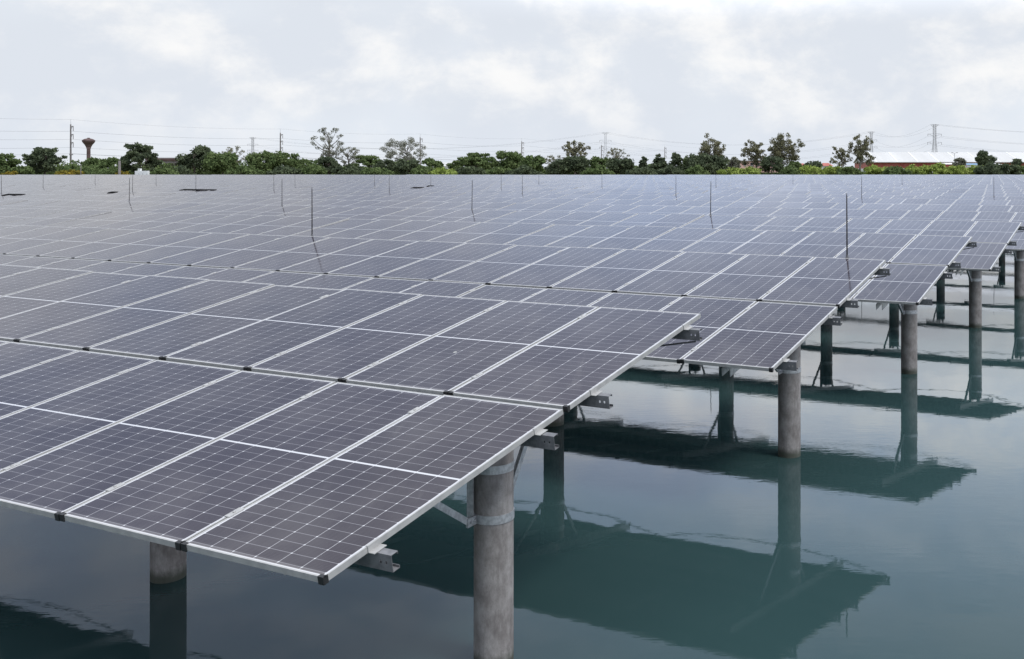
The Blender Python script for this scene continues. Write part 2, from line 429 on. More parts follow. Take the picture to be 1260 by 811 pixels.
def brace_mesh(sgn, dtgt):
    mb = MB(); y1 = dtgt; z1 = PZ + (dtgt)*st/ct - .215
    a = (-.046, sgn*.215, ZB); b_ = (-.046, y1, z1)
    mb.bar(a, b_, .045, .005, 0, (1,0,0)); mb.bar((-.066,a[1],a[2]+.0), (-.066,b_[1],b_[2]), .005, .045, 0, (1,0,0))
    return mb.mesh('brace', M['galv'])
P1, P2, P3, P4 = S1, S2, PL+GAP+S1, PL+GAP+S2
ME_BRACE = [brace_mesh(-1, -.86), brace_mesh(1, .66)]
def beam_mesh():
    mb = MB(); n1, n0 = -.136, -.226
    for x0, x1 in ((-.05,-.044), (.044,.05)):
        vs = []
        for n in (n0, n1):
            for (x, d) in ((x0, P1-.12), (x1, P1-.12), (x1, P4+.16), (x0, P4+.16)):
                p = slope_pt(x, d, n); vs.append((p[0], p[1]-PV, p[2]))
        mb.add(vs, [(0,3,2,1),(4,5,6,7),(0,1,5,4),(1,2,6,5),(2,3,7,6),(3,0,4,7)])
    # saddle plate on the pile head and its two upright straps
    mb.box(-.12, .12, -.12, .12, 1.566, 1.576)
    mb.box(-.105, -.0505, -.166, -.158, ZB-.02, 1.60); mb.box(-.105, -.0505, .158, .166, ZB-.02, 1.66)
    return mb.mesh('crossbeam', M['galv'])
ME_BEAM = beam_mesh()

# ------------------------------------------------------------------ the rows of panels
ORD = ['','first','second','third','fourth','fifth','sixth','seventh','eighth','ninth','tenth','eleventh','twelfth','thirteenth','fourteenth',
       'fifteenth','sixteenth','seventeenth','eighteenth','nineteenth','twentieth','twenty-first','twenty-second','twenty-third','twenty-fourth','twenty-fifth']
UV0 = [(-3.8406,3.5905),(-3.7408,9.2511),(-3.5806,14.696),(-3.4476,20.1365)]
NR = 36
ROWS = []
for i in range(NR):
    if i < 4: u, v_ = UV0[i]
    else: u, v_ = UV0[3][0] + .13*(i-3), UV0[3][1] + 5.44*(i-3) + (1.6 if i >= 14 else 0)
    ROWS.append((u, v_, 0. if i < 4 else random.uniform(-.022, .022)))
TOPD = 2*PL + GAP
def corner_px(i, k, d):                           # photo pixel of a seam point
    u, v_, dz = ROWS[i]; x, y = w_of(u-k*PITCH, v_+d*ct)
    return (*px_of(x, y, Z0+d*st+dz), y)
def row_label(i):
    if i == 0: return 'nearest row of dark solar panels, its white open edge and corner pile in front'
    if i == 1: return 'second row of solar panels, partly overlapped by the nearest row'
    if i < 14: return f'{ORD[i+1]} row of solar panels counted from the nearest row'
    return f'{ORD[i-13]} row of solar panels past the wide gap across the field'
PANELS = 0
for i in range(NR):
    u, v_, dz = ROWS[i]
    x, y = w_of(u, v_)
    a = thing('solar_array', row_label(i), 'solar array', (x, y, dz), -TH, 'rows of solar panels standing in the pond')
    cols = []
    k = 0
    while True:
        p = corner_px(i, k+1, TOPD); q = corner_px(i, k, TOPD)
        if p[2] > FARY or (p[0] < -140 and k > 4): break
        cols.append((k, p[0], q[0])); k += 1
        if k > 400: break
    ncol = len(cols)
    ind, rest = [], []
    for k, xl, xr in cols:
        lo = corner_px(i, k, 0)
        vis_up = xr > -4 and xl < 1264
        vis_lo = i < 5 and lo[0] > -4 and corner_px(i, k+1, PL)[0] < 1264
        for up, vis in ((1, vis_up), (0, vis_lo)):
            (ind if vis and len(ind) < 100 else rest).append((k, up))
    for k, up in ind:
        PANELS += 1
        near = i < 3
        o = link('solar_panel', ME_LAM if near else ME_WHOLE, a)
        o.location = panel_loc(k, up)
        j = .0024 if i < 2 else .0034
        o.rotation_euler = (TILT + random.gauss(0, j), random.gauss(0, j), 0)
        if near:
            link('frame', ME_FRAME, o)
            for q in ME_CAP: link('corner_cap', q, o)
            if k == 0:
                for q in ME_END: link('clamp', q, o)
            for q in ME_CLAMP: link('clamp', q, o)
    if rest: panel_mass(rest, 'solar_panels', a)
    Lr = ncol*PITCH
    for d in (P1, P2, P3, P4): purlin(a, d-.025, Lr, i < 6)
    npile = min(int((Lr-.7)/3.47)+1, 14 if i < 7 else 6)
    for q in range(npile):
        px_ = -(.607,.627,.671,.693,.652)[min(i,4)] - 3.47*q
        if i < 9:
            o = link('pile', ME_PILE, a); o.location = (px_, PV, 0)
            link('band', ME_BAND, o); link('collar', ME_COLLAR, o)
            for bm_ in ME_BRACE:
                br = link('brace', bm_, a); br.location = (px_, PV, 0)
            cbm = link('crossbeam', ME_BEAM, a); cbm.location = (px_, PV, 0)
        else:
            o = link('pile', ME_PILE, a); o.location = (px_, PV, 0)
    if i < 6:                                     # loom of cable hanging under the high edge
        mb = MB(); pts = []
        nseg = int(min(Lr, 46)/.35)
        for s in range(nseg):
            xx = OVER-.05-s*.35; t_ = (s % 10)/10
            pts.append((xx, P4*ct+.02, Z0+P4*st-.15-.34*t_*(1-t_)*2 + random.uniform(-.008,.008)))
        mb.tube(pts, .008, 5); mb.build('cable', M['cable'], a)
print('panels', PANELS)

# ------------------------------------------------------------------ lightning rods on the high edges
LAND = [(0,'left-hand dark tree'),(109,'mushroom water tower'),(172,'dense dark tree'),(200,'grey flat-roofed shed'),(240,'dark round tree'),(345,'second concrete power pole'),
        (406,'tallest airy eucalyptus'),(498,'broad grey eucalyptus'),(585,'flat-topped green tree'),(650,'fourth concrete power pole'),(708,'thin crooked eucalyptus'),
        (760,'small open-crowned tree'),(832,'dark pointed trees'),(873,'crooked olive tree'),(925,'pink building'),(965,'twin-headed tall tree'),(1050,'drooping tree'),(1150,'large lattice pylon'),(1225,'white warehouse')]
RODS = [(1.7,240),(53,231),(159,248),(163,235),(241,232),(337,234),(347,250),(384,291),(460.7,231),(479,237),(580.7,255),(616.7,231),(642.7,238),(740.7,231),(831.7,243),
        (874.3,261.5),(881,229),(975.7,226),(1042.3,316.5),(1060.3,243),(1223,240),(117,227),(192,228),(363,229),(530,227),(663,226),(1110,226)]
mb = MB(); mb.tube([(0,0,-.06),(0,0,.45),(0,0,.88),(0,0,.93)], [.011,.010,.008,.003], 8); ME_ROD = mb.mesh('lightning_rod', M['rod'], True)
mb = MB(); mb.box(-.03,.03,-.022,.022,-.05,.012); mb.tube([(0,0,.012),(0,0,.05)], .018, 8); ME_RODB = mb.mesh('mounting_clip', M['galvdark'])
used = set()
for px_, pb in RODS:
    Yb = (CAMH-2.24)*F/(pb-YH); Xb = X_at(px_, Yb); V_ = Xb*sT + Yb*cT
    i = min(range(NR), key=lambda q: abs(ROWS[q][1]+TOPD*ct-V_))
    Vt = ROWS[i][1] + TOPD*ct + .03; kk = (px_-CX)/F; Ut = Vt*(kk*cT-sT)/(cT+kk*sT)
    x, y = w_of(Ut, Vt)
    o = link('lightning_rod', ME_ROD); o.location = (x, y, Z0+TOPD*st+ROWS[i][2]); o.rotation_euler = (random.gauss(0,.008), random.gauss(0,.008), 0)
    link('mounting_clip', ME_RODB, o)
    nm = min(LAND, key=lambda q: abs(q[0]-px_))[1]
    rn = (ORD[i+1]+' panel row') if i < 14 else ORD[i-13]+' row past the wide gap'
    lab = f'thin dark lightning rod on the {rn}, below the {nm}'
    if i == 1: lab = 'tallest-looking thin black lightning rod, on the second panel row'
    if i == 2: lab = 'thin black lightning rod on the third panel row with a reflection below'
    tag(o, lab, 'lightning rod', 'lightning rods along the panel rows')

# thin black slabs just over the high edge of far panels, as dark patches
def patch(px0, px1, py, label):
    Yb = (CAMH-2.20)*F/(py-YH); Xb = X_at((px0+px1)/2, Yb); V_ = Xb*sT + Yb*cT
    i = min(range(NR), key=lambda q: abs(ROWS[q][1]+TOPD*ct-V_))
    d1 = TOPD - .06; d0 = TOPD - .38
    Vt = ROWS[i][1] + TOPD*ct
    def uo(px): kk = (px-CX)/F; return Vt*(kk*cT-sT)/(cT+kk*sT)
    u0, u1 = uo(px0), uo(px1)
    x, y = w_of(ROWS[i][0], ROWS[i][1])
    mb = MB(); n = max(3, int((u1-u0)/.5))
    for s in range(n):
        xa = u0-ROWS[i][0]+(u1-u0)*s/n; xb = u0-ROWS[i][0]+(u1-u0)*(s+1)/n
        w0 = d0+random.uniform(-.1,.1)
        vs = [slope_pt(xx, d, nn) for nn in (.008,.022) for xx, d in ((xa,w0),(xb,w0),(xb,d1),(xa,d1))]
        mb.add(vs, [(0,3,2,1),(4,5,6,7),(0,1,5,4),(1,2,6,5),(2,3,7,6),(3,0,4,7)])
    o = mb.build('black_patch', M['matte']); o.location = (x, y, ROWS[i][2]); o.rotation_euler = (0,0,-TH)
    tag(o, label, 'patch', 'black patches on far panels')
patch(228, 268, 233, 'longest black sheet on the far panels, below the dark round tree')
patch(12, 25, 240, 'black sheet on panels near a lightning rod, lower of two steps')
patch(23, 33, 237.5, 'black sheet on panels near a lightning rod, upper of two steps')
patch(139, 147, 236, 'short black sheet on panels beside a lightning rod below the water tower')
patch(510, 523, 232.5, 'black sheet on far panels below the broad grey eucalyptus, wider of two')
patch(528, 535, 228.5, 'small black sheet on far panels below the broad grey eucalyptus')

# ------------------------------------------------------------------ trees
def leaves(points, size, out):
    """one small bent quad per point, random way up"""
    n = len(points)
    d1 = rng.normal(size=(n,3)); d1 /= np.linalg.norm(d1, axis=1)[:,None]
    d2 = np.cross(d1, rng.normal(size=(n,3))); d2 /= np.linalg.norm(d2, axis=1)[:,None]
    s = size*rng.uniform(.55, 1.25, (n,1)); asp = rng.uniform(.45, .8, (n,1))
    a, b_ = d1*s, d2*s*asp
    q = np.stack([points-a, points-b_*.9, points+a, points+b_], 1)
    out.append(q.reshape(-1,3))
def crown_mesh(name, pts, size, m):
    out = []; leaves(pts, size, out); V = np.concatenate(out); n = len(V)//4
    me = bpy.data.meshes.new(name); me.vertices.add(len(V)); me.vertices.foreach_set('co', V.ravel())
    me.loops.add(n*4); me.loops.foreach_set('vertex_index', np.arange(n*4, dtype='i'))
    me.polygons.add(n); me.polygons.foreach_set('loop_start', np.arange(0, n*4, 4, dtype='i')); me.polygons.foreach_set('loop_total', np.full(n, 4, 'i'))
    me.materials.append(m); me.update(calc_edges=True); me.validate(); return me
def clump_pts(cs, rs, per, flat=.75):
    P_ = []
    for c, r in zip(cs, rs):
        n = max(8, int(per*r*r))
        d = rng.normal(size=(n,3)); d /= np.linalg.norm(d, axis=1)[:,None]
        P_.append(np.array(c) + d*np.array([r, r, r*flat])*(rng.uniform(.35, 1.08, (n,1))))
    return np.concatenate(P_)
def plant(px, top, wpx, Y, kind, m, label, cat=None, name=None, group=None, seed=None, base=None, dens=1.0):
    global rng
    rng = np.random.default_rng(int(px*13+top*7+wpx)); rd = random.Random(int(px*17+top))
    x = X_at(px, Y); W_ = wpx*Y/F; zg = 1.4; Ht = Z_at(top, Y) - zg
    shrub = kind == 'shrub'
    nm = name or ('shrub' if shrub else 'tree')
    t = thing(nm, label, cat or nm, (x, Y, zg), 0, group)
    cs, rs = [], []; hw = W_/2
    tips = []
    if kind == 'round':
        n = 34
        for _ in range(n):
            th = rd.uniform(0, 2*math.pi); cz = rd.uniform(-.75, .86); rr = math.sqrt(max(0, 1-cz*cz))*rd.uniform(.55, .92)
            c = (hw*.80*rr*math.cos(th), hw*.80*rr*math.sin(th), Ht*.60 + cz*Ht*.37)
            cs.append(c); rs.append(hw*rd.uniform(.17, .34))
        per, size, flat = 95, .34, .7
    elif kind == 'dark':                          # spreading crown of ragged layers
        for _ in range(64):
            th = rd.uniform(0, 2*math.pi); z = rd.uniform(.20, .95); e = math.sin(math.pi*min(.985, (z*.92+.04)))**.42
            rr = e*math.sqrt(rd.uniform(.03, .95))
            cs.append((hw*rr*math.cos(th), hw*rr*math.sin(th)*.8, Ht*z)); rs.append(hw*rd.uniform(.12, .26))
        per, size, flat = 120, .33, .62
    elif kind == 'airy':                          # eucalyptus: separate tufts on visible limbs
        for _ in range(70):
            th = rd.uniform(0, 2*math.pi); z = rd.uniform(.34, .97); e = math.sin(math.pi*((z-.30)/.74))**.7
            rr = e*math.sqrt(rd.uniform(.05, 1.))
            cs.append((hw*rr*math.cos(th), hw*rr*math.sin(th), Ht*z)); rs.append(hw*rd.uniform(.08, .17))
        per, size, flat = 170, .15, .85
    elif kind == 'crooked':                       # few distinct clumps of unlike size, one leading
        lean = rd.uniform(-.25, .25)
        for q in range(13):
            z = .46 + .50*q/12; e = (1-abs(z-.62)*1.3)
            sgn = 1 if q % 2 else -1
            bx_ = hw*(lean*z + sgn*e*rd.uniform(.1, .8)); by_ = hw*rd.uniform(-.5, .5)
            R_ = hw*rd.uniform(.30, .46)
            for _ in range(6):
                cs.append((bx_+rd.gauss(0, R_*.55), by_+rd.gauss(0, R_*.55), Ht*z*.985 - R_*.35 + rd.gauss(0, R_*.42))); rs.append(R_*rd.uniform(.30, .50))
        per, size, flat = 150, .20, .9
    elif kind == 'cone':
        for _ in range(40):
            z = rd.uniform(.10, .97); e = (1.02-z)**.75
            th = rd.uniform(0, 2*math.pi); rr = e*rd.uniform(.3, 1.)
            cs.append((hw*rr*math.cos(th), hw*rr*math.sin(th), Ht*z)); rs.append(hw*(.10+.22*e)*rd.uniform(.8, 1.2))
        per, size, flat = 110, .33, .6
    elif kind == 'flat':                          # umbrella layers
        for _ in range(44):
            lay = rd.choice([.42, .60, .76, .93]); e = {.42:1., .60:1., .76:.8, .93:.5}[lay]
            th = rd.uniform(0, 2*math.pi); rr = e*math.sqrt(rd.uniform(.02, 1.))
            cs.append((hw*rr*math.cos(th), hw*rr*math.sin(th), Ht*lay+rd.uniform(-.03,.03)*Ht)); rs.append(hw*rd.uniform(.15, .26))
        per, size, flat = 120, .32, .42
    else:                                         # shrub: low dome of uneven mounds
        for _ in range(26):
            th = rd.uniform(0, 2*math.pi); rr = math.sqrt(rd.uniform(0, 1.))*.86
            z = Ht*(.84*(1-rr*rr)**.5)*rd.uniform(.45, 1.)
            cs.append((hw*rr*math.cos(th), min(hw, 3.)*rr*math.sin(th), max(z, .3))); rs.append(min(hw, 3.2)*rd.uniform(.18, .34))
        per, size, flat = 100, .30, .7
    per *= dens
    P_ = clump_pts(cs, rs, per, flat); P_ = P_[P_[:,2] > .05]
    if shrub:
        tag(t, label, cat or nm); 
    link('crown' if not shrub else 'foliage', crown_mesh(nm, P_, size, m), t)
    mb = MB()
    pale = kind in ('airy', 'crooked')
    tr = max(.10, .022*Ht + .03)
    if shrub:
        for _ in range(5):
            a_ = rd.uniform(0, 6.28); mb.tube([(rd.gauss(0,.2), rd.gauss(0,.2), -.1), (math.cos(a_)*hw*.4, math.sin(a_)*hw*.4, Ht*.5)], [.05, .015], 5)
        mb.build('stem', M['bark'], t)
    else:
        lx = rd.uniform(-.06,.06)*Ht
        mb.tube([(0,0,-.2),(lx*.3,0,Ht*.22),(lx*.6,0,Ht*.45),(lx,0,Ht*.78)], [tr*1.25, tr, tr*.75, tr*.28], 7)
        for c, r_ in list(zip(cs, rs))[::2]:
            z_ = min(c[2]*.72, Ht*.7); f_ = z_/(Ht*.78)
            s_ = np.array((lx*f_, 0, z_)); e_ = np.array(c); mi_ = s_*.5 + e_*.5 + np.array((0,0,-.04*Ht*rd.random()))
            mb.tube([s_, mi_, e_], [tr*.34, tr*.22, .02], 5)
        mb.build('trunk', M['bark_pale' if pale else 'bark'], t)
    return t
L = dict(d=M['leaf_dark'], m=M['leaf_mid'], l=M['leaf_lime'], g=M['leaf_grey'], b=M['leaf_brown'], y=M['leaf_yellow'])
TREES = [
 (8,189,34,232,'round','m','mid-green bushy tree cut by the frame at the far left'),
 (55,182,50,226,'dark','d','dark spreading tree between the frame edge and first power pole'),
 (118,195,36,244,'round','m','rounded green tree below the mushroom water tower'),
 (140,193,26,246,'round','m','small mid-green tree between water tower and dense dark tree'),
 (172,177,50,226,'dark','d','dense dark tree beside the grey flat-roofed shed'),
 (240,179,46,230,'round','d','dark round tree just past the grey flat-roofed shed'),
 (288,179,30,248,'airy','b','thin-crowned tree peeping over the light green trees'),
 (274,190,52,226,'round','m','light green wide tree under the thin-crowned tree'),
 (322,187,44,228,'round','m','light green tree below the faint leftmost lattice pylon'),
 (350,188,44,232,'round','m','green tree at the foot of the second power pole'),
 (372,195,30,240,'round','m','lower green tree left of the tallest eucalyptus'),
 (405,156,42,236,'airy','g','tallest airy grey eucalyptus in the tree line'),
 (430,180,34,240,'airy','g','small airy tree right beside the tallest eucalyptus'),
 (404,194,32,222,'round','d','dark bush-like tree under the tallest eucalyptus'),
 (452,192,44,232,'flat','m','layered green tree midway between the two tall eucalypts'),
 (474,197,32,226,'round','d','dark low tree left of the broad eucalyptus trunk'),
 (499,169,56,240,'airy','g','broad grey-green eucalyptus with wide open crown'),
 (502,196,40,224,'round','d','dark low tree under the broad eucalyptus'),
 (530,195,32,226,'round','m','bright green tree beside the pale house roof'),
 (586,189,52,226,'flat','m','flat-topped layered green tree right of the pale roof'),
 (565,198,32,230,'flat','m','small layered tree touching the pale house roof'),
 (626,186,44,230,'round','m','green tree with pale top left of fourth power pole'),
 (656,192,40,228,'round','m','green tree at the foot of the fourth power pole'),
 (682,190,30,238,'airy','b','small thin-topped tree between fourth pole and crooked eucalyptus'),
 (688,197,40,224,'round','d','dark wide low tree before the thin-topped tree'),
 (708,172,32,232,'crooked','b','thin crooked eucalyptus with one high tuft'),
 (710,193,44,224,'round','d','dark tree at the foot of the thin crooked eucalyptus'),
 (738,194,32,234,'round','m','pale green tree between crooked eucalyptus and open-crowned tree'),
 (761,182,34,234,'airy','b','small open-crowned tree below the second lattice pylon'),
 (764,196,44,224,'round','d','dark wide tree under the small open-crowned tree'),
 (792,193,30,228,'cone','d','dark tree right of the open-crowned tree, widest pointed one'),
 (811,190,34,226,'cone','d','dark pointed tree, first of a pair beside the sixth pole'),
 (832,187,34,226,'cone','d','dark pointed tree, taller of a pair beside the sixth pole'),
 (852,193,30,232,'round','m','bright green tree between pointed trees and crooked olive tree'),
 (873,170,40,232,'crooked','b','tall crooked olive tree left of the pink building'),
 (868,191,60,226,'round','d','wide dark tree under the tall crooked olive tree'),
 (900,193,24,250,'round','g','small grey-green tree beside the pink building'),
 (931,173,38,230,'crooked','b','shorter leaning head of the tall olive trees by the pink building'),
 (963,166,48,232,'crooked','b','tallest olive-brown tree right of the pink building'),
 (950,192,34,224,'round','d','dark tree at the foot of the two tall olive trees'),
 (978,199,24,238,'round','m','small green tree between olive trees and red-roofed house'),
 (1000,199,28,250,'round','d','small dark round tree between the two red-roofed houses'),
 (1036,181,26,228,'crooked','b','shorter drooping brown-green tree left of the warehouse'),
 (1058,167,36,228,'crooked','b','taller drooping brown-green tree at the warehouse end'),
 (1212,185,30,330,'round','d','dark round tree in front of the white warehouse roof'),
 (1180,194,22,340,'round','g','small grey tree by the lamp post before the warehouse'),
 (1251,195,18,330,'round','d','small dark tree before the warehouse at the frame edge'),
]
for px_, tp, w_, Y, kd, lf, lab in TREES: plant(px_, tp, w_, Y, kd, L[lf], lab, group='trees along the far bank')
SHRUBS = [
 (26,201,30,218,'m','green shrub between the bushy tree and dark spreading tree'),
 (12,210,20,212,'y','yellow-flowered shrub at the far left end of the bank'),
 (84,209,34,212,'y','widest yellow-flowered shrub, below the first power pole'),
 (152,210,20,212,'y','yellow-flowered shrub between the grey post and white cabinet'),
 (88,200,34,222,'m','green shrub behind the yellow flowers at the first pole'),
 (203,207,44,214,'m','low grassy green shrub before the grey flat-roofed shed'),
 (225,203,30,216,'d','dark shrub at the foot of the dark round tree'),
 (300,202,50,216,'m','green shrub at the foot of the light green trees'),
 (350,203,46,216,'d','dark green shrub below the second power pole'),
 (385,202,34,218,'m','mid-green shrub left of the tallest eucalyptus trunk'),
 (428,201,40,216,'d','dark shrub below the small airy tree'),
 (462,203,40,214,'m','green shrub between the two tall eucalypts'),
 (520,203,36,214,'m','green shrub right under the broad eucalyptus'),
 (546,206,34,212,'l','bright low shrub under the pale house roof'),
 (578,203,44,214,'d','dark green shrub under the flat-topped tree'),
 (612,203,40,216,'m','green shrub between flat-topped tree and pale-topped tree'),
 (645,203,44,214,'d','dark shrub below the fourth power pole'),
 (735,203,40,214,'m','green shrub right of the crooked eucalyptus foot'),
 (790,204,44,214,'d','dark shrub under the widest pointed tree'),
 (825,203,44,214,'d','dark shrub under the pair of pointed trees'),
 (858,204,34,214,'m','green shrub left below the tall crooked olive tree'),
 (903,205,44,216,'l','bright shrub left below the pink building'),
 (924,206,34,214,'l','bright shrub directly below the pink building'),
 (976,203,30,214,'m','green shrub right of the dark tree under olive trees'),
 (998,203,36,216,'l','lime shrub below the first red-roofed house'),
 (1022,201,34,218,'l','lime shrub below the second red-roofed house'),
 (1044,203,40,214,'m','darker green shrub under the drooping trees'),
 (1080,201,36,218,'l','lime shrub right of the drooping trees'),
 (1104,203,38,214,'m','darker lime shrub left of the big pylon'),
 (1127,201,38,220,'l','lime shrub left of the tallest lime mound'),
 (1150,198,38,216,'l','tallest lime mound of shrub below the big pylon'),
 (1176,203,38,216,'l','lime shrub below the lamp post'),
 (1197,202,36,220,'l','lime shrub right of the lamp post'),
 (1217,201,36,212,'d','dark green shrub among the lime ones'),
 (1238,197,34,216,'d','tallest dark shrub, among the lime ones near the frame edge'),
 (1258,200,30,218,'m','green shrub cut by the frame at the far right'),
]
for px_, tp, w_, Y, lf, lab in SHRUBS: plant(px_, tp, w_, Y, 'shrub', L[lf], lab, group='shrubs along the far bank')
# continuous low growth closing the foot of the line
rng = np.random.default_rng(5)
n = 60000
xx = rng.uniform(-200, 90, n); hh_ = 2.1 + .9*np.sin(xx*.31) + .7*np.sin(xx*.83+1.) + .5*np.sin(xx*2.1)
zz = rng.uniform(0, 1, n)**.7*np.where(xx > -2, .9, np.maximum(hh_, .6)) + 1.4; yy = 234 + rng.uniform(-2.5, 9, n)
uo = link('undergrowth', crown_mesh('undergrowth', np.stack([xx, yy, zz], 1), .36, M['leaf_mid'])); tag(uo, 'continuous dark green undergrowth along the far bank', 'undergrowth', kind='stuff')

# ------------------------------------------------------------------ power poles and their wires
POLE_H = 13.0
def power_pole(loc, rz, label):
    t = thing('power_pole', label, 'power pole', loc, rz, 'concrete power poles along the road')
    mb = MB(); H = POLE_H
    vs = [(-.20,-.16,-.3),(.20,-.16,-.3),(.20,.16,-.3),(-.20,.16,-.3),(-.12,-.10,H),(.12,-.10,H),(.12,.10,H),(-.12,.10,H)]
    mb.add(vs, [(0,3,2,1),(4,5,6,7),(0,1,5,4),(1,2,6,5),(2,3,7,6),(3,0,4,7)]); mb.build('mast', M['conc'], t)
    mb = MB(); mb.tube([(0,0,H-.2),(0,0,H+1.3)], [.045,.03], 6); mb.build('tip_rod', M['steel'], t)
    for z in (H-.6, H-2.6, H-4.6):
        mb = MB(); mb.bar((.10,0,z), (1.05,0,z+.12), .14, .14); mb.bar((.13,0,z-.55), (.75,0,z+.04), .07, .07)
        b_ = mb.build('bracket', M['conc'], t)
        mb = MB(); prof = []
        for q in range(9): prof += [(.05, z-q*.13), (.13, z-q*.13-.03), (.05, z-q*.13-.06)]
        mb.lathe(prof[::-1], 8, c=(1.0, 0)); mb.build('insulator', M['insul'], b_)
    mb = MB(); mb.bar((-.5,0,H-7.6), (.9,0,H-7.6), .12, .12); b_ = mb.build('crossarm', M['conc'], t)
    for xx_ in (-.4, .35, .8):
        mb = MB(); mb.lathe([(.04,H-7.54),(.09,H-7.45),(.05,H-7.32)], 8, c=(xx_, 0)); mb.build('insulator', M['insul'], b_)
    return t
PP = []
for j in range(-1, 7):
    px0 = [None, (87,153), (345,163.5), (517,169), (642,174), (740,178.5), (818,181), (880,184)]
    if j == -1: continue
    pxx, pyt = px0[j+1] if j < 6 else px0[7]
    Y = (POLE_H+1.4-CAMH)*F/(YH-pyt); PP.append((X_at(pxx, Y), Y))
dx0, dy0 = PP[0][0]-PP[1][0], PP[0][1]-PP[1][1]
PP.insert(0, (PP[0][0]+dx0, PP[0][1]+dy0))
plab = ['concrete power pole beyond the left frame edge at the end of the wires',
        'tallest-looking concrete power pole, beside the mushroom water tower', 'second concrete power pole, left of the tallest eucalyptus',
        'third concrete power pole, rising behind the broad grey eucalyptus', 'fourth concrete power pole, right of the flat-topped tree',
        'fifth concrete power pole, beside the second lattice pylon', 'sixth concrete power pole, above the dark pointed trees',
        'faintest concrete power pole, behind the crooked olive tree']
rzp = math.atan2(PP[-1][1]-PP[0][1], PP[-1][0]-PP[0][0]) - math.pi/2
for (x, y), lab in zip(PP, plab): power_pole((x, y, 1.4), rzp, lab)
def wire(mb, a, b_, sag, r=.028, n=14):
    a = np.array(a, float); b_ = np.array(b_, float)
    mb.tube([a+(b_-a)*t_ + np.array((0,0,-4*sag*t_*(1-t_))) for t_ in np.linspace(0, 1, n)], r, 4, cap=False)
cr, sr = math.cos(rzp), math.sin(rzp)
for off_x, z, lab in ((1.0, POLE_H-1.75, 'top insulator cable'), (1.0, POLE_H-3.75, 'middle insulator cable'), (1.0, POLE_H-5.75, 'lowest insulator cable'),
                      (-.4, POLE_H-7.3, 'low crossarm cable on the far side'), (.8, POLE_H-7.3, 'low crossarm cable on the bracket side'), (0., POLE_H+1.2, 'uppermost thin cable on the tip rods')):
    mb = MB()
    for (xa, ya), (xb, yb) in zip(PP[:-1], PP[1:]):
        wire(mb, (xa+off_x*cr, ya+off_x*sr, z+1.4), (xb+off_x*cr, yb+off_x*sr, z+1.4), .7, .018 if z < POLE_H else .012)
    tag(mb.build('power_cable', M['cable']), lab + ' of the concrete power poles', 'cable', 'cables strung along the concrete poles')

# ------------------------------------------------------------------ lattice pylons
def pylon(px, top, Hh, label, rz=0.):
    Y = (Hh+1.4-CAMH)*F/(YH-top); x = X_at(px, Y)
    t = thing('lattice_pylon', label, 'pylon', (x, Y, 1.4), rz, 'steel lattice pylons beyond the trees')
    mb = MB(); B = 3.0
    def hw(z): return B*(1-z/(Hh*.62))+.95*(z/(Hh*.62)) if z < Hh*.62 else .95
    zs = [0]; 
    while zs[-1] < Hh-1.2: zs.append(zs[-1] + max(1.9, 1.5*hw(zs[-1])))
    zs[-1] = Hh
    cs4 = ((-1,-1),(1,-1),(1,1),(-1,1))
    for z0_, z1_ in zip(zs[:-1], zs[1:]):
        a_, b2 = hw(z0_), hw(z1_)
        for q in range(4):
            c0, c1 = cs4[q], cs4[(q+1)%4]
            mb.bar((c0[0]*a_,c0[1]*a_,z0_), (c0[0]*b2,c0[1]*b2,z1_), .17, .17)
            mb.bar((c0[0]*a_,c0[1]*a_,z0_), (c1[0]*b2,c1[1]*b2,z1_), .09, .09)
            mb.bar((c1[0]*a_,c1[1]*a_,z0_), (c0[0]*b2,c0[1]*b2,z1_), .09, .09)
            mb.bar((c0[0]*b2,c0[1]*b2,z1_), (c1[0]*b2,c1[1]*b2,z1_), .09, .09)
    mb.build('tower_frame', M['steel'], t)
    arms = []
    for z, l in ((Hh, 3.4), (Hh*.80, 5.4), (Hh*.62, 5.6)):
        for s in (-1, 1):
            mb = MB()
            for yq in (-.9, .9):
                mb.bar((s*.95, yq, z-.0), (s*l, 0, z-.25), .14, .14); mb.bar((s*.95, yq, z-1.9), (s*l, 0, z-.3), .12, .12)
            mb.bar((s*(.95+l)/2, 0, z-.1), (s*(.95+l)/2, 0, z-1.0), .09, .09)
            cro = mb.build('crossarm', M['steel'], t)
            if z < Hh:
                mb = MB(); mb.tube([(s*l,0,z-.3),(s*l,0,z-2.0)], .12, 6); mb.build('insulator', M['insul'], cro)
            arms.append((s*l, z-(2.0 if z < Hh else .2)))
    return (x, Y, rz, arms)
py = [pylon(1150, 153, 36, 'largest steel lattice pylon, rising behind the white warehouse', .12),
      pylon(1072, 162, 36, 'paler steel lattice pylon behind the taller drooping tree', .12),
      pylon(745, 163, 36, 'pale lattice pylon beside the fifth power pole', .12),
      pylon(311, 169, 36, 'faintest lattice pylon, above the light green trees', .12)]
def arm_w(p, q):
    x, y, rz, arms = p; ax, az = arms[q]; return (x+ax*math.cos(rz), y+ax*math.sin(rz), az+1.4)
def span(p, q, sag, mb, r=.035):
    for k_ in range(6): wire(mb, arm_w(p, k_), arm_w(q, k_) if isinstance(q, tuple) and len(q) == 4 else q, sag, r, 24)
off_r = (py[0][0]+260, py[0][1]-90, py[0][2], py[0][3])
mb = MB(); span(py[0], off_r, 9, mb); span(py[0], py[1], 7, mb, .035); span(py[1], py[2], 12, mb, .035); span(py[2], py[3], 14, mb, .035)
tag(mb.build('transmission_line', M['cable']), 'high-voltage cables sagging between the steel lattice pylons', 'cable')

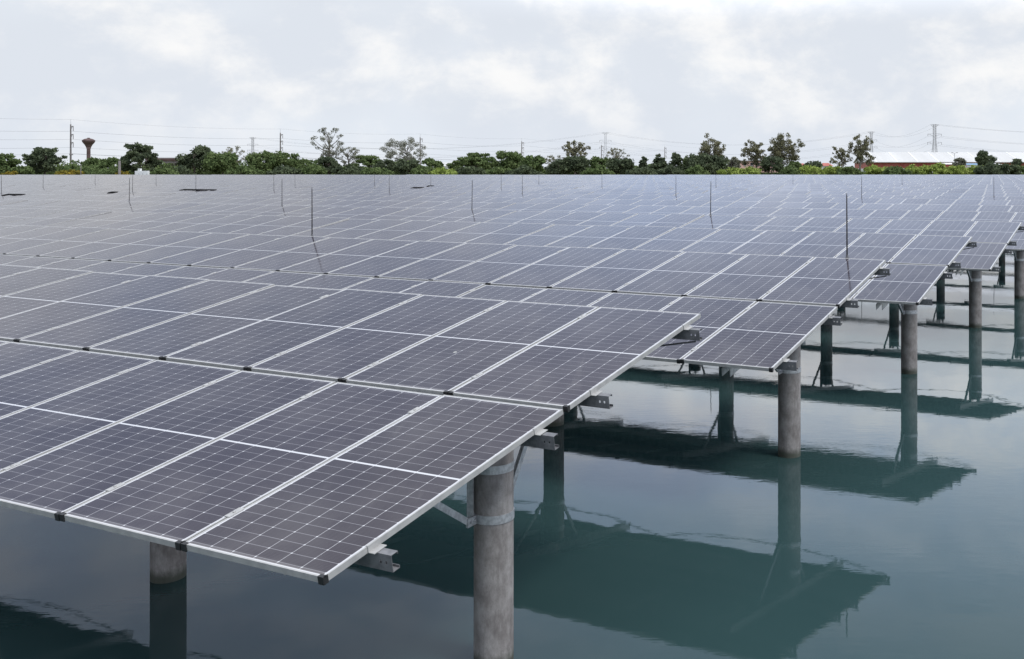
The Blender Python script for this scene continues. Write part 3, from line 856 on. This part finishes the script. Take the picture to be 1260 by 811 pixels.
# ------------------------------------------------------------------ water tower
Yw = 640.; Zt = Z_at(169.5, Yw)-1.4
t = thing('water_tower', 'dark mushroom-shaped concrete water tower behind the trees', 'water tower', (X_at(109, Yw), Yw, 1.4))
mb = MB(); mb.lathe([(1.5,-.5),(1.15,6),(1.08,Zt-7.5),(1.5,Zt-6.0)], 28); mb.build('shaft', M['dkconc'], t, True)
mb = MB(); mb.lathe([(1.5,Zt-6.0),(2.2,Zt-4.6),(3.3,Zt-3.2),(3.7,Zt-2.4),(3.75,Zt-1.7),(2.6,Zt-.9),(1.2,Zt-.5)], 28); mb.build('tank', M['dkconc'], t)
mb = MB(); mb.lathe([(.8,Zt-.6),(.8,Zt-.1),(.3,Zt)], 12); mb.build('hatch', M['dkconc'], t)

# ------------------------------------------------------------------ buildings
def bldg(name, label, cat, px0, px1, Y, rz=0):
    return thing(name, label, cat, ((X_at(px0, Y)+X_at(px1, Y))/2, Y, 1.4), rz), (px1-px0)*Y/F/2
# grey shed
t, hw = bldg('shed', 'grey flat-roofed open shed between two dark trees', 'shed', 183, 224, 290)
zt = Z_at(194.5, 290)-1.4
mb = MB(); mb.box(-hw-.5, hw+.5, -1, 9, zt-.8, zt); mb.build('roof', M['dkconc'], t)
mb = MB(); mb.box(-hw, hw, 7.5, 7.8, -.2, zt-.8); mb.build('wall', M['greywall'], t)
for q in range(6):
    xx_ = -hw+.3+q*(2*hw-.6)/5; mb = MB(); mb.box(xx_-.17, xx_+.17, -.5, -.15, -.2, zt-.8); mb.build('column', M['conc'], t)
mb = MB(); mb.box(-hw+1.6, -hw+3.3, 1.0, 1.15, -.2, zt-1.4); mb.build('panel', M['white'], t)
mb = MB(); mb.box(-hw-.3, hw+.3, -.6, -.3, zt-1.5, zt-.8); mb.build('beam', M['greywall'], t)
# pale house
t, hw = bldg('house', 'pale-roofed low house seen in the gap right of broad eucalyptus', 'house', 534, 560, 300)
zt = Z_at(199.5, 300)-1.4
mb = MB(); mb.box(-hw, hw, 0, 8, -.2, zt-1.2); mb.build('wall', M['white'], t)
mb = MB(); vs = [(-hw-.4,-.4,zt-1.25),(hw+.4,-.4,zt-1.25),(hw+.4,8.4,zt-1.25),(-hw-.4,8.4,zt-1.25),(-hw+.8,4,zt),(hw-.8,4,zt)]
mb.add(vs, [(0,1,5,4),(1,2,5),(2,3,4,5),(3,0,4),(0,3,2,1)]); mb.build('roof', M['roofwhite'], t)
# pink building
t, hw = bldg('pink_building', 'pink flat-roofed building with small dark windows behind the trees', 'building', 904, 962, 330)
zt = Z_at(197.5, 330)-1.4
mb = MB(); mb.box(-hw, hw, 0, 10, -.2, zt-.3); mb.build('wall', M['pink'], t)
mb = MB(); mb.box(-hw-.3, hw+.3, -.3, 10.3, zt-.3, zt); mb.build('roof', M['conc'], t)
for q in range(7):
    xx_ = -hw+1.3+q*(2*hw-2.6)/6
    mb = MB(); mb.box(xx_-.45, xx_+.45, -.02, .05, zt-1.75, zt-.75); wn = mb.build('window', M['darkglass'], t)
    mb = MB(); mb.box(xx_-.55, xx_+.55, -.14, -.025, zt-1.87, zt-1.76); mb.build('sill', M['white'], wn)
# red-roofed houses
for pa, pb_, tp, Y, lab in ((979,993,201,310,'white house with red roof right of the tall olive trees'), (1010,1024,200.5,320,'small red-roofed house left of the drooping trees')):
    t, hw = bldg('house', lab, 'house', pa, pb_, Y); zt = Z_at(tp, Y)-1.4
    mb = MB(); mb.box(-hw, hw, 0, 6, -.2, zt-.9); mb.build('wall', M['white'], t)
    mb = MB(); vs = [(-hw-.4,-.5,zt-.95),(hw+.4,-.5,zt-.95),(hw+.4,6.5,zt-.95),(-hw-.4,6.5,zt-.95),(-hw*.5,3,zt),(hw*.5,3,zt)]
    mb.add(vs, [(0,1,5,4),(1,2,5),(2,3,4,5),(3,0,4),(0,3,2,1)]); mb.build('roof', M['redroof'], t)
    mb = MB(); mb.box(-.5, .5, -.02, .05, zt-2.2, zt-1.3); mb.build('window', M['darkglass'], t)
# warehouse
Y = 430.; x0, x1 = X_at(1068, Y), X_at(1420, Y); ze = Z_at(199.3, Y)-1.4; zr = Z_at(187.3, Y+24)-1.4
t = thing('warehouse', 'long white-roofed warehouse with red wall band at the right', 'warehouse', (x0, Y, 1.4))
LW = x1-x0
mb = MB(); mb.box(.5, LW-.5, 1.5, 46.5, 1.9, ze-.2); mb.build('wall', M['red'], t)
mb = MB(); mb.box(.3, LW-.3, 1.3, 46.7, -.3, 1.9); mb.build('plinth', M['white'], t)
mb = MB(); o_ = .25
mb.add([(0,0,ze),(LW,0,ze),(LW,24,zr),(0,24,zr),(LW,48,ze),(0,48,ze),(0,0,ze-o_),(LW,0,ze-o_),(LW,24,zr-o_),(0,24,zr-o_),(LW,48,ze-o_),(0,48,ze-o_)],
       [(0,1,2,3),(3,2,4,5),(7,6,9,8),(8,9,11,10),(0,6,7,1),(4,10,11,5),(0,3,9,6),(3,5,11,9),(1,7,8,2),(2,8,10,4)])
rf = mb.build('roof', M['roofwhite'], t)
mb = MB()
for q in range(int(LW/9)):
    xx_ = 4+q*9.; mb.bar((xx_,.3,ze+.06),(xx_,23.8,zr+.03), .5, .10)
mb.build('ridge_strips', M['white'], rf)
mb = MB(); mb.add([(.5,1.5,ze-.2),(.5,46.5,ze-.2),(.5,24,zr-.5)], [(0,1,2)]); mb.build('gable', M['white'], t)
# sheds in front of it
for pa, pb_, tp, mr, mw, lab in ((1160,1182,200.5,'white','red','low white-roofed shed in front of the warehouse, beside lamp post'), (1190,1206,201,'blue','white','low blue-roofed shed in front of the warehouse'),
                                 (1218,1232,200.8,'white','red','small white-roofed shed near the dark round tree and warehouse')):
    t, hw = bldg('shed', lab, 'shed', pa, pb_, 395); zt = Z_at(tp, 395)-1.4
    mb = MB(); mb.box(-hw, hw, 0, 6, -.2, zt-.5); mb.build('wall', M[mw], t)
    mb = MB(); mb.add([(-hw-.3,-.4,zt-.5),(hw+.3,-.4,zt-.5),(hw+.3,6.4,zt),(-hw-.3,6.4,zt),(-hw-.3,-.4,zt-.6),(hw+.3,-.4,zt-.6),(hw+.3,6.4,zt-.12),(-hw-.3,6.4,zt-.12)],
                      [(0,1,2,3),(7,6,5,4),(0,4,5,1),(1,5,6,2),(2,6,7,3),(3,7,4,0)]); mb.build('roof', M[mr], t)
# lamp post
Y = 380.; t = thing('lamp_post', 'twin-headed lamp post before the warehouse roof', 'lamp post', (X_at(1174.5, Y), Y, 1.4))
zt = Z_at(188.5, Y)-1.4
mb = MB(); mb.tube([(0,0,-.2),(0,0,zt)], [.14,.09], 8); mb.build('pole', M['steel'], t)
for s in (-1, 1):
    mb = MB(); mb.tube([(0,0,zt-.1),(s*.6,0,zt+.15)], .06, 6); a_ = mb.build('arm', M['steel'], t)
    mb = MB(); mb.box(s*.85-.35, s*.85+.35, -.16, .16, zt+.08, zt+.26); mb.build('lamp_head', M['galvdark'], a_)
# posts and white cabinet on the bank
for px_, tp, r_, mt, lab in ((147,198,.26,'conc','thick grey concrete post beside the dense dark tree'), (99.5,203,.07,'conc','thin pale post among the yellow-flowered shrubs')):
    Y = 209.; zt = Z_at(tp, Y)-1.4
    mb = MB(); mb.lathe([(r_,-.2),(r_*.9,zt-.05),(r_*.6,zt)], 12); o = mb.build('post', M[mt]); o.location = (X_at(px_, Y), Y, 1.4); tag(o, lab, 'post')
Y = 207.5; t = thing('equipment_cabinet', 'white equipment cabinet on the bank below the dense dark tree', 'cabinet', (X_at(175, Y), Y, 1.3))
mb = MB(); mb.box(-1.35, 1.35, -.35, .35, .35, 1.65); mb.build('body', M['white'], t)
mb = MB(); mb.box(-.75, -.25, -.3, .3, 1.65, 2.15); mb.build('hood', M['white'], t)
for xx_ in (-1.2, 1.2):
    mb = MB(); mb.box(xx_-.08, xx_+.08, -.25, .25, -.1, .35); mb.build('leg', M['galvdark'], t)
for q in range(3):
    mb = MB(); mb.box(-1.30+q*.9, -.45+q*.9, -.365, -.352, .42, 1.58); dd = mb.build('door', M['white'], t)
    mb = MB(); mb.box(-.60+q*.9, -.55+q*.9, -.40, -.3655, .9, 1.1); mb.build('handle', M['galvdark'], dd)

# ------------------------------------------------------------------ output
vs_ = S.view_settings; vs_.view_transform = 'Standard'; vs_.look = 'None'; vs_.exposure = .2; vs_.gamma = 1
S.render.engine = 'CYCLES'; S.cycles.max_bounces = 6; S.cycles.caustics_reflective = False; S.cycles.caustics_refractive = False
